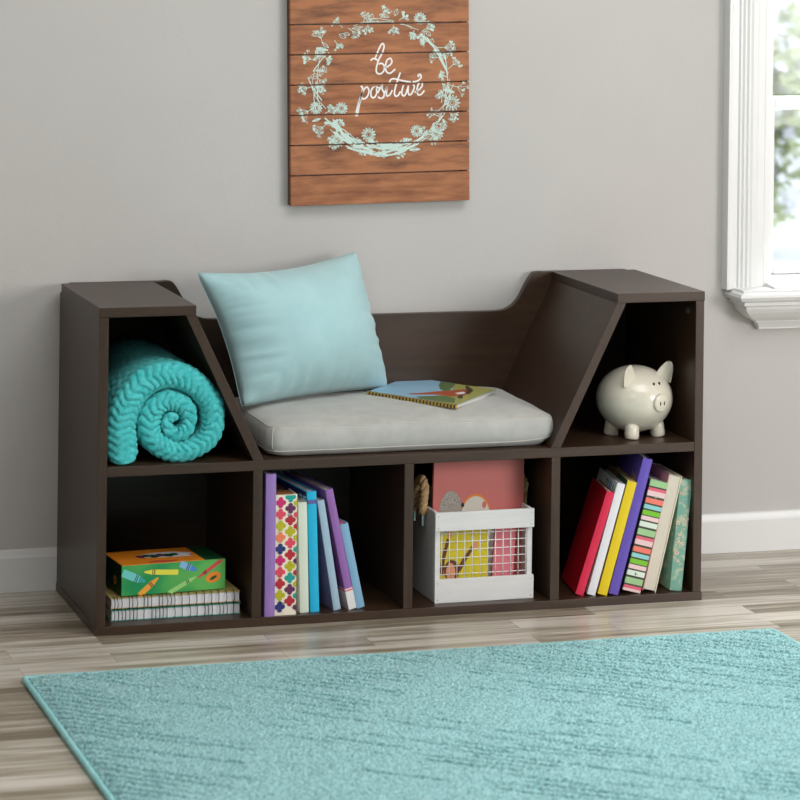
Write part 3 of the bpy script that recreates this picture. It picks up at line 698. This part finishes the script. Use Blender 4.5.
def giraffes(m, P):
    def neck(pts, w0, w1):
        for i in range(len(pts) - 1):
            (a, b), (c, d) = pts[i], pts[i + 1]; w = w0 + (w1 - w0) * i / len(pts); dx, dy = c - a, (d - b) * .8; l = math.hypot(dx, dy); nx, ny = -dy / l * w, dx / l * w
            P([(a + nx, b + ny * .9), (c + nx, d + ny * .9), (c - nx, d - ny * .9), (a - nx, b - ny * .9)], 'g_brown', 1)
    neck([(.08, .30), (.11, .48), (.16, .62), (.22, .76)], .040, .022); neck([(.42, .34), (.52, .46), (.60, .54), (.70, .64)], .040, .022)
    P(ell(.25, .82, .045, .050), 'g_peach', 2); P(ell(.75, .66, .055, .050), 'g_peach', 2)
    P(ell(.28, .34, .15, .14), 'g_brown', 2); P(ell(.26, .32, .09, .12), 'g_peach', 3)
    for cx, cy in ((.17, .86), (.33, .87), (.70, .76), (.86, .70), (.84, .60)):
        P(ell(cx, cy, .035, .022), 'offwhite', 2); P(ell(cx, cy, .014, .012), 'black', 3)
    P(ell(.66, 1.0 - .03, .05, .025), 'black', 3)
panel_book('yellow book with cartoon giraffes, standing behind the left of the crate mesh', (.6625, .046, BH + .0085), (.101, 0, 0), (0, .006, .140), .007, ('g_yellow', 'pages'), giraffes)
panel_book('pink book standing behind the right of the crate mesh', (.7710, .052, BH + .0085), (.042, 0, 0), (.012, .008, .140), .006, ('pinkbook', 'pages'))
panel_book('narrow white book between the yellow and the pink books in the crate', (.7655, .066, BH + .0085), (.016, 0, 0), (.004, .006, .146), .006, ('offwhite', 'pages_white'))

# ------------------------------------------------------------------ piggy bank
FA = R(19); fw = Vector((math.sin(FA), -math.cos(FA), 0)); lt = Vector((math.cos(FA), math.sin(FA), 0))   # forward, pig's left
pg = thing('piggy_bank', 'round cream ceramic piggy bank standing in the upper right cubby', 'piggy bank', (1.0765, .0960, ZS))
zc = .0715
def pf(f_, l_, z_): return fw * f_ + lt * l_ + Vector((0, 0, z_))
def body_fn(p):
    # egg: x local = forward
    f_, l_, z_ = p.x, p.y, p.z
    k = 1 - .10 * max(0, f_ / .08) ** 2
    q = pf(f_, l_ * k, z_ * k + .003 * max(0, f_ / .08)); return q
m = MB(); m.ball((0, 0, zc), (.0775, .0735, .0645), 'ceramic', 48, 32, body_fn); m.build('body', pg, smooth=True)
m = MB(); sn = pf(.0690, 0, zc + .002)
dirs = (fw * .98 + Vector((0, 0, -.05))).normalized()
rad = [.0175, .0180, .0178, .0166, .0140, .0]; off = [-.012, .002, .0085, .0110, .0122, .0122]
m.tube([sn + dirs * o for o in off], rad, 'ceramic', 28, cap=False)
m.build('snout', pg, smooth=True)
for s in (-1, 1):
    m = MB(); c = sn + dirs * .0126 + lt * s * .0048 + Vector((0, 0, .0))
    m.ball(c, (.0012, .0012, .0042), 'black', 10, 8); m.build('nostril', pg, smooth=True)
    m = MB(); e = pf(.0635, s * .0068, zc + .0365); m.ball(e, (.0024, .0024, .0034), 'black', 12, 8); m.build('eye', pg, smooth=True)
    # ear: cupped pointed shell
    m = MB(); base_c = pf(.036, s * .042, zc + .040); up = (lt * s * .30 + Vector((0, 0, .92)) + fw * .05).normalized(); wd = (lt * s * .90 + fw * .14).normalized()
    wd = (wd - up * wd.dot(up)).normalized(); nn = up.cross(wd).normalized()
    if nn.dot(fw) < 0: nn = -nn
    def ear(a, b, s=s, base_c=base_c, up=up, wd=wd, nn=nn):
        t = b; a2 = a * 2 * PI
        wid = .0190 * math.sqrt(max(0, 1 - t ** 2.2)) * (1 - .12 * t) ; h = .040 * t
        x = wid * math.cos(a2); y = .0048 * math.sqrt(max(0, 1 - t ** 3)) * math.sin(a2)
        cup = -.0045 * (math.cos(a2) ** 2) * (1 - t) * (1 if math.sin(a2) > 0 else .2) + .006 * t * t
        return base_c + up * (h - .004) + wd * x + nn * (y + cup + (-.0028 * (1 - abs(math.cos(a2))) if math.sin(a2) > 0.3 else 0))
    m.grid(ear, 32, 14, 'ceramic', closed_u=True); m.build('ear', pg, smooth=True)
for f_, l_ in ((.0315, .0335), (.0315, -.0335), (-.0315, -.0335), (-.0315, .0335)):
    m = MB(); p0 = pf(f_ * .92, l_ * .92, .030); p1 = pf(f_, l_, .0)
    m.tube([p0, p0.lerp(p1, .35), p0.lerp(p1, .7), p0.lerp(p1, .93), p1], [.0135, .0138, .0142, .0138, .0115], 'ceramic', 24); m.build('leg', pg, smooth=True)
m = MB(); m.tube(smoothline([pf(-.077, 0, zc), pf(-.084, .003, zc + .005), pf(-.086, -.002, zc + .011), pf(-.082, -.005, zc + .008)], 5), .0024, 'ceramic', 10); m.build('tail', pg, smooth=True)
m = MB(); m.add([pf(-.014, -.0012, zc + .0672), pf(.014, -.0012, zc + .0672), pf(.014, .0012, zc + .0672), pf(-.014, .0012, zc + .0672)], [(0, 1, 2, 3)], 'black'); m.build('coin_slot', pg)

# ------------------------------------------------------------------ plank sign
sg = thing('wall_sign', 'rustic brown plank sign with a mint floral wreath and white script hanging on the wall', 'wall art', (.4547, .365, .7325), (0, R(-.95), 0))
SW, NPl, pitch = .3697, 8, .0594
for k in range(NPl):
    m = MB(); z0 = k * pitch + (0.0012 if k else 0); z1 = (k + 1) * pitch - .0012
    m.box((0, 0, z0), (SW, .011, z1), 'plank_knotty' if k in (4, 6, 1) else 'plank')
    o = m.build('plank', sg, bevel=.0008)
for x in (.0, SW - .0120):
    m = MB(); m.box((x + .0003, .0111, .001), (x + .0117, .0248, NPl * pitch - .002), 'sign_side'); m.build('batten', sg)
SXF, SZF = .0020712, .0019640
def sp(u_, v_): return ((u_ - 291) * SXF, ((206.5 - (u_ - 291) * .0364) - v_) * SZF)
def seam(z): r = z % pitch; return r < .0016 or r > pitch - .0016
_cnt = [0]
def ribbon(m, pts, w, mat, off=-.0004):
    """a painted stroke on the planks, broken at the gaps between them"""
    _cnt[0] += 1; off = off - (_cnt[0] % 97) * 4e-6
    L_ = []
    for i, p in enumerate(pts):
        a = pts[max(0, i - 1)]; b = pts[min(len(pts) - 1, i + 1)]; d = b - a; l = d.length or 1
        n = Vector((-d.y, d.x, 0)) / l * w / 2; L_.append((p + n, p - n, p.y))
    vs = []; fs = []
    for a, b, z in L_: vs += [(a.x, off, a.y), (b.x, off, b.y)]
    for i in range(len(L_) - 1):
        zc_ = (L_[i][2] + L_[i + 1][2]) / 2
        if (seam(zc_) and zc_ > .003) or zc_ < 0 or zc_ > NPl * pitch - .002: continue
        fs.append((2 * i, 2 * i + 1, 2 * i + 3, 2 * i + 2))
    if fs: m.add(vs, fs, mat)
def CR(pts): return smoothline([(*sp(300 + a / 4.706, 40 + b / 4.706), 0) for a, b in pts], 10)
m = MB(); lw = .0034
for st in ([(330, 92), (342, 82), (358, 86), (366, 92)], [(352, 80), (372, 30), (386, 10), (394, 22), (386, 52), (368, 88), (357, 128), (360, 150), (378, 153), (392, 138), (394, 116), (382, 104), (368, 108)],
           [(392, 122), (412, 118), (430, 98), (424, 80), (408, 88), (400, 116), (404, 142), (422, 150), (446, 130)],
           [(283, 214), (292, 222), (286, 262), (276, 305), (270, 340), (266, 352), (260, 350), (268, 312), (284, 262), (300, 228), (314, 218), (322, 236), (314, 262), (298, 274), (288, 268)],
           [(356, 222), (342, 218), (332, 236), (332, 260), (344, 268), (356, 252), (358, 230), (352, 216), (372, 222)],
           [(362, 246), (378, 216), (384, 208), (384, 226), (394, 248), (388, 266), (374, 270), (364, 262)], [(392, 250), (408, 216), (404, 240), (406, 258), (420, 252), (432, 230)],
           [(470, 146), (462, 168), (450, 205), (442, 240), (446, 258), (458, 256), (470, 236)], [(418, 196), (424, 182), (440, 176), (476, 184), (520, 190), (552, 184), (568, 168), (564, 154), (554, 158), (558, 166)],
           [(484, 206), (476, 240), (482, 256), (494, 250), (508, 208)], [(508, 208), (506, 236), (512, 252), (524, 244), (536, 214), (530, 204)], [(536, 240), (552, 232), (572, 210), (570, 194), (556, 200), (548, 226), (552, 248), (566, 250), (584, 230)]):
    ribbon(m, CR(st), lw, 'print_white', -.0009)
m.build('lettering', sg)['label'] = 'white script reading be positive'
# wreath
rnd = random.Random(21); m = MB()
cu_, cv_, ru, rv = 381, 84.5, 67, 66
def ring(a, r=0): return (cu_ + (ru + r) * math.cos(a), cv_ - (rv + r) * math.sin(a))
def S3(pts, n=6): return smoothline([(*sp(a, b), 0) for a, b in pts], n)
def circ(c, r, w=.5, n=9, fill=False):
    ribbon(m, [Vector((*sp(c[0] + r * math.cos(2 * PI * i / n), c[1] + r * math.sin(2 * PI * i / n)), 0)) for i in range(n + 1)], w * SXF, 'print_mint')
    if fill: ribbon(m, S3([(c[0] - r, c[1]), (c[0] + r, c[1])], 3), r * 1.3 * SXF, 'print_mint')
def stem(a0, a1, r0, r1, w=.7):
    ribbon(m, S3([ring(a0 + (a1 - a0) * k / 5, r0 + (r1 - r0) * k / 5 + rnd.uniform(-.7, .7)) for k in range(6)], 5), w * SXF, 'print_mint')
def umbel(c, an, L, n=7, sp_=.8):
    st = (c[0] + L * .45 * math.cos(an), c[1] + L * .45 * math.sin(an)); ribbon(m, S3([c, st], 3), .6 * SXF, 'print_mint')
    for k in range(n):
        b = an + (k / (n - 1) - .5) * 2 * sp_; l = L * .55 * rnd.uniform(.7, 1.1); e = (st[0] + l * math.cos(b), st[1] + l * math.sin(b))
        ribbon(m, S3([st, ((st[0] + e[0]) / 2 + rnd.uniform(-.5, .5), (st[1] + e[1]) / 2), e], 3), .38 * SXF, 'print_mint')
        for q in range(3):
            o = (e[0] + rnd.uniform(-1.5, 1.5), e[1] + rnd.uniform(-1.5, 1.5)); circ(o, rnd.uniform(.55, 1.1), .38, 6, rnd.random() < .3)
def leaf(c, an, L, wdt, fill=False):
    p1 = (c[0] + L * math.cos(an), c[1] + L * math.sin(an)); nx, ny = -math.sin(an) * wdt, math.cos(an) * wdt; mx, my = (c[0] + p1[0]) / 2, (c[1] + p1[1]) / 2
    for sg_ in (1, -1): ribbon(m, S3([c, (mx + nx * sg_, my + ny * sg_), p1], 5), .45 * SXF, 'print_mint')
    ribbon(m, S3([c, p1], 3), .35 * SXF, 'print_mint')
    if fill: ribbon(m, S3([c, p1], 6), wdt * .9 * SXF, 'print_mint')
# the lower arc is nearly solid, the sides leafy and open, the top light
for k in range(22): a = rnd.uniform(R(208), R(290)); stem(a, a + rnd.uniform(.3, .8), rnd.uniform(-8, 6), rnd.uniform(-8, 6), rnd.uniform(.5, 1.5))
for k in range(9): a = rnd.uniform(R(222), R(275)); stem(a, a + rnd.uniform(.25, .5), rnd.uniform(-7, 5), rnd.uniform(-7, 5), rnd.uniform(1.6, 3.2))
for k in range(7): a = rnd.uniform(R(-62), R(-5)); stem(a, a + rnd.uniform(.4, .8), rnd.uniform(-6, 6), rnd.uniform(-6, 6), rnd.uniform(.5, .9))
for k in range(7): a = rnd.uniform(R(8), R(35)); stem(a, a + rnd.uniform(.25, .45), rnd.uniform(-3, 3), rnd.uniform(-2, 2), rnd.uniform(.6, 1.9))
for k in range(7): a = rnd.uniform(R(145), R(195)); stem(a, a + rnd.uniform(.3, .7), rnd.uniform(-7, 7), rnd.uniform(-7, 7), rnd.uniform(.5, 1.1))
for k in range(4): a = rnd.uniform(R(55), R(120)); stem(a, a + rnd.uniform(.3, .6), rnd.uniform(-2, 2), rnd.uniform(-3, 3), .55)
for k in range(40):
    a = R(k * 9) + rnd.uniform(-.06, .06); out = k % 2 == 0; deg = math.degrees(a) % 360
    side = deg < 50 or 130 < deg < 235 or deg > 310
    c = ring(a, rnd.uniform(-3, 3)); dirn = (-a if out else PI - a) + rnd.uniform(-.7, .7)
    umbel(c, dirn, rnd.uniform(12, 18) if side and out else rnd.uniform(8, 13), rnd.randint(4, 7))
for k in range(46):
    a = rnd.uniform(0, 2 * PI); deg = math.degrees(a) % 360
    if 60 < deg < 120 and rnd.random() < .4: continue
    c = ring(a, rnd.uniform(-7, 7)); leaf(c, rnd.uniform(0, 6.28), rnd.uniform(6, 12), rnd.uniform(1.2, 2.6), rnd.random() < (.6 if 200 < deg < 330 else .25))
for (uu, vv, r0) in ((420, 16, 6), (316, 108, 6), (452, 101, 8), (337, 140, 7), (436, 132, 7), (368, 134, 7), (416, 130, 6), (341, 108, 6), (320, 52, 5)):
    for q in range(2): circ((uu, vv), r0 * (.45 - q * .2), .5, 12)
    for q in range(13): a = q * .4833; leaf((uu + r0 * .4 * math.cos(a), vv + r0 * .4 * math.sin(a)), a, r0 * .65, .9, q % 3 == 0)
m.build('wreath_print', sg)

# ------------------------------------------------------------------ rug
RX0, RX1, RY1, RY0 = -.180, 1.200, -.288, -2.3
rug = thing('area_rug', 'large teal plush area rug lying on the wood floor in front of the bench', 'rug', ((RX0 + RX1) / 2, (RY0 + RY1) / 2, 0))
ox, oy = (RX0 + RX1) / 2, (RY0 + RY1) / 2
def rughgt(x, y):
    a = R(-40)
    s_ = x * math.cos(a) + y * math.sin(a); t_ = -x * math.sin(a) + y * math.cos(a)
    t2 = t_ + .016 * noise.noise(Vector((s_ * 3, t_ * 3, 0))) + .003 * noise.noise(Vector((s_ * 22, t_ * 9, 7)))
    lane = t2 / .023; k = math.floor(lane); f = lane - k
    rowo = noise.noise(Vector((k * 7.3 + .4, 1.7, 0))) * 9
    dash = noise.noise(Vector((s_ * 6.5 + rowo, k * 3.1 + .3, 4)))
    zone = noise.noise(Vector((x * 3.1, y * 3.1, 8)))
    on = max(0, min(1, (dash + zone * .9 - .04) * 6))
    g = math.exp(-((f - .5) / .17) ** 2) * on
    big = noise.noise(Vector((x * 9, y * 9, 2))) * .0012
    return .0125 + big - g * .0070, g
ny_f = 300; ys = []
y = RY1 - .005
while y > -1.5: ys.append(y); y -= .0030
while y > RY0 + .005: ys.append(y); y -= .012
ys.append(RY0 + .005)
nx = 500; rr = random.Random(5); vs = []; dsh = []
for yy in ys:
    fine = yy > -1.5
    for i in range(nx):
        x = RX0 + .005 + (RX1 - RX0 - .01) * i / (nx - 1)
        ed = min(i, nx - 1 - i, 6) / 6 ; ed2 = min(1, min(RY1 - yy, yy - RY0) / .016)
        h0, g0 = rughgt(x, yy); dsh.append(g0)
        h = h0 * (.72 + .28 * min(ed, ed2)) + (rr.gauss(0, .0012) if fine else 0)
        vs.append((x - ox + (rr.uniform(-.0008, .0008)), yy - oy + (rr.uniform(-.0008, .0008) if fine else 0), max(.003, h)))
ny_ = len(ys); fs = [(j * nx + i, (j + 1) * nx + i, (j + 1) * nx + i + 1, j * nx + i + 1) for j in range(ny_ - 1) for i in range(nx - 1)]
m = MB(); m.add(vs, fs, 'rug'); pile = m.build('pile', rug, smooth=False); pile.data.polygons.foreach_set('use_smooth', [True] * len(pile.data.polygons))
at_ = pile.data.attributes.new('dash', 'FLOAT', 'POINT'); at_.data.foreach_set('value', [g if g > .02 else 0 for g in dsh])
one('backing', 'binding', (RX0 + .004 - ox, RY0 + .004 - oy, .0002), (RX1 - .004 - ox, RY1 - .004 - oy, .003), rug, 0)
m = MB(); rr2 = .0052
loop = []
for (a, b, n_) in (((RX0, RY1), (RX1, RY1), 120), ((RX1, RY1), (RX1, RY0), 160), ((RX1, RY0), (RX0, RY0), 120), ((RX0, RY0), (RX0, RY1), 160)):
    for k in range(n_): loop.append((a[0] + (b[0] - a[0]) * k / n_ - ox, a[1] + (b[1] - a[1]) * k / n_ - oy, rr2 + .0002))
m.tube(loop, rr2, 'binding', 10, closed=True); m.build('edge_binding', rug, smooth=True)['label'] = 'lighter teal bound edge'

# ------------------------------------------------------------------ light
wd = bpy.data.worlds.new('sky'); bpy.context.scene.world = wd; wd.use_nodes = True; nt = wd.node_tree
bg = nt.nodes['Background']; bg.inputs['Color'].default_value = (.88, .94, 1.0, 1); bg.inputs['Strength'].default_value = 1.8
def area(name, loc, target, size, power, col=(1, 1, 1), size_y=None):
    l = bpy.data.lights.new(name, 'AREA'); l.energy = power; l.color = col; l.shape = 'RECTANGLE'; l.size = size; l.size_y = size_y or size
    o = bpy.data.objects.new(name, l); C.objects.link(o); o.location = loc
    d = Vector(target) - Vector(loc); o.rotation_euler = d.to_track_quat('-Z', 'Y').to_euler(); return o
po = area('window_portal', ((WX0 + WX1) / 2, WY + .16, (WZ0 + WZ1) / 2), ((WX0 + WX1) / 2, -5, (WZ0 + WZ1) / 2), WX1 - WX0, 1, size_y=WZ1 - WZ0); po.data.cycles.is_portal = True
area('daylight', (2.75, 1.35, 2.15), (1.35, -.3, .1), .9, 85, (.93, .97, 1))
area('key_softbox', (2.75, -3.1, 1.15), (.7, .1, .35), 1.1, 58, (1, .985, .97))
area('fill_softbox', (-1.6, -4.2, 2.35), (.5, 0, .3), 1.8, 28, (.97, .985, 1))
area('overhead_fill', (.8, -1.6, 2.5), (.8, -1.2, 0), 1.6, 38, (.97, .985, 1))  # unseen light added above to brighten the rug and bench tops

# ------------------------------------------------------------------ camera
cam = bpy.data.cameras.new('camera'); co = bpy.data.objects.new('camera', cam); C.objects.link(co)
cam.sensor_width = 36; cam.sensor_fit = 'HORIZONTAL'; cam.lens = 3011.2 / 800 * 36; cam.shift_x = 0; cam.shift_y = -485.81 / 800
yaw, roll = .3001, .0121
f_ = Vector((math.sin(yaw), math.cos(yaw), 0)); rt = Vector((math.cos(yaw), -math.sin(yaw), 0)); up = rt.cross(f_)
rt2 = rt * math.cos(roll) + up * math.sin(roll); up2 = -rt * math.sin(roll) + up * math.cos(roll)
mt = Matrix((( rt2.x, up2.x, -f_.x, -1.0954), (rt2.y, up2.y, -f_.y, -5.3448), (rt2.z, up2.z, -f_.z, 1.3087), (0, 0, 0, 1)))
co.matrix_world = mt; cam.clip_start = .1; cam.clip_end = 200
cam.dof.use_dof = True; cam.dof.focus_distance = 5.75; cam.dof.aperture_fstop = 6.5
S = bpy.context.scene; S.camera = co
S.view_settings.view_transform = 'Standard'; S.view_settings.look = 'None'; S.view_settings.gamma = 1; S.view_settings.exposure = 0
S.cycles.use_denoising = True; S.cycles.max_bounces = 8; S.cycles.diffuse_bounces = 4
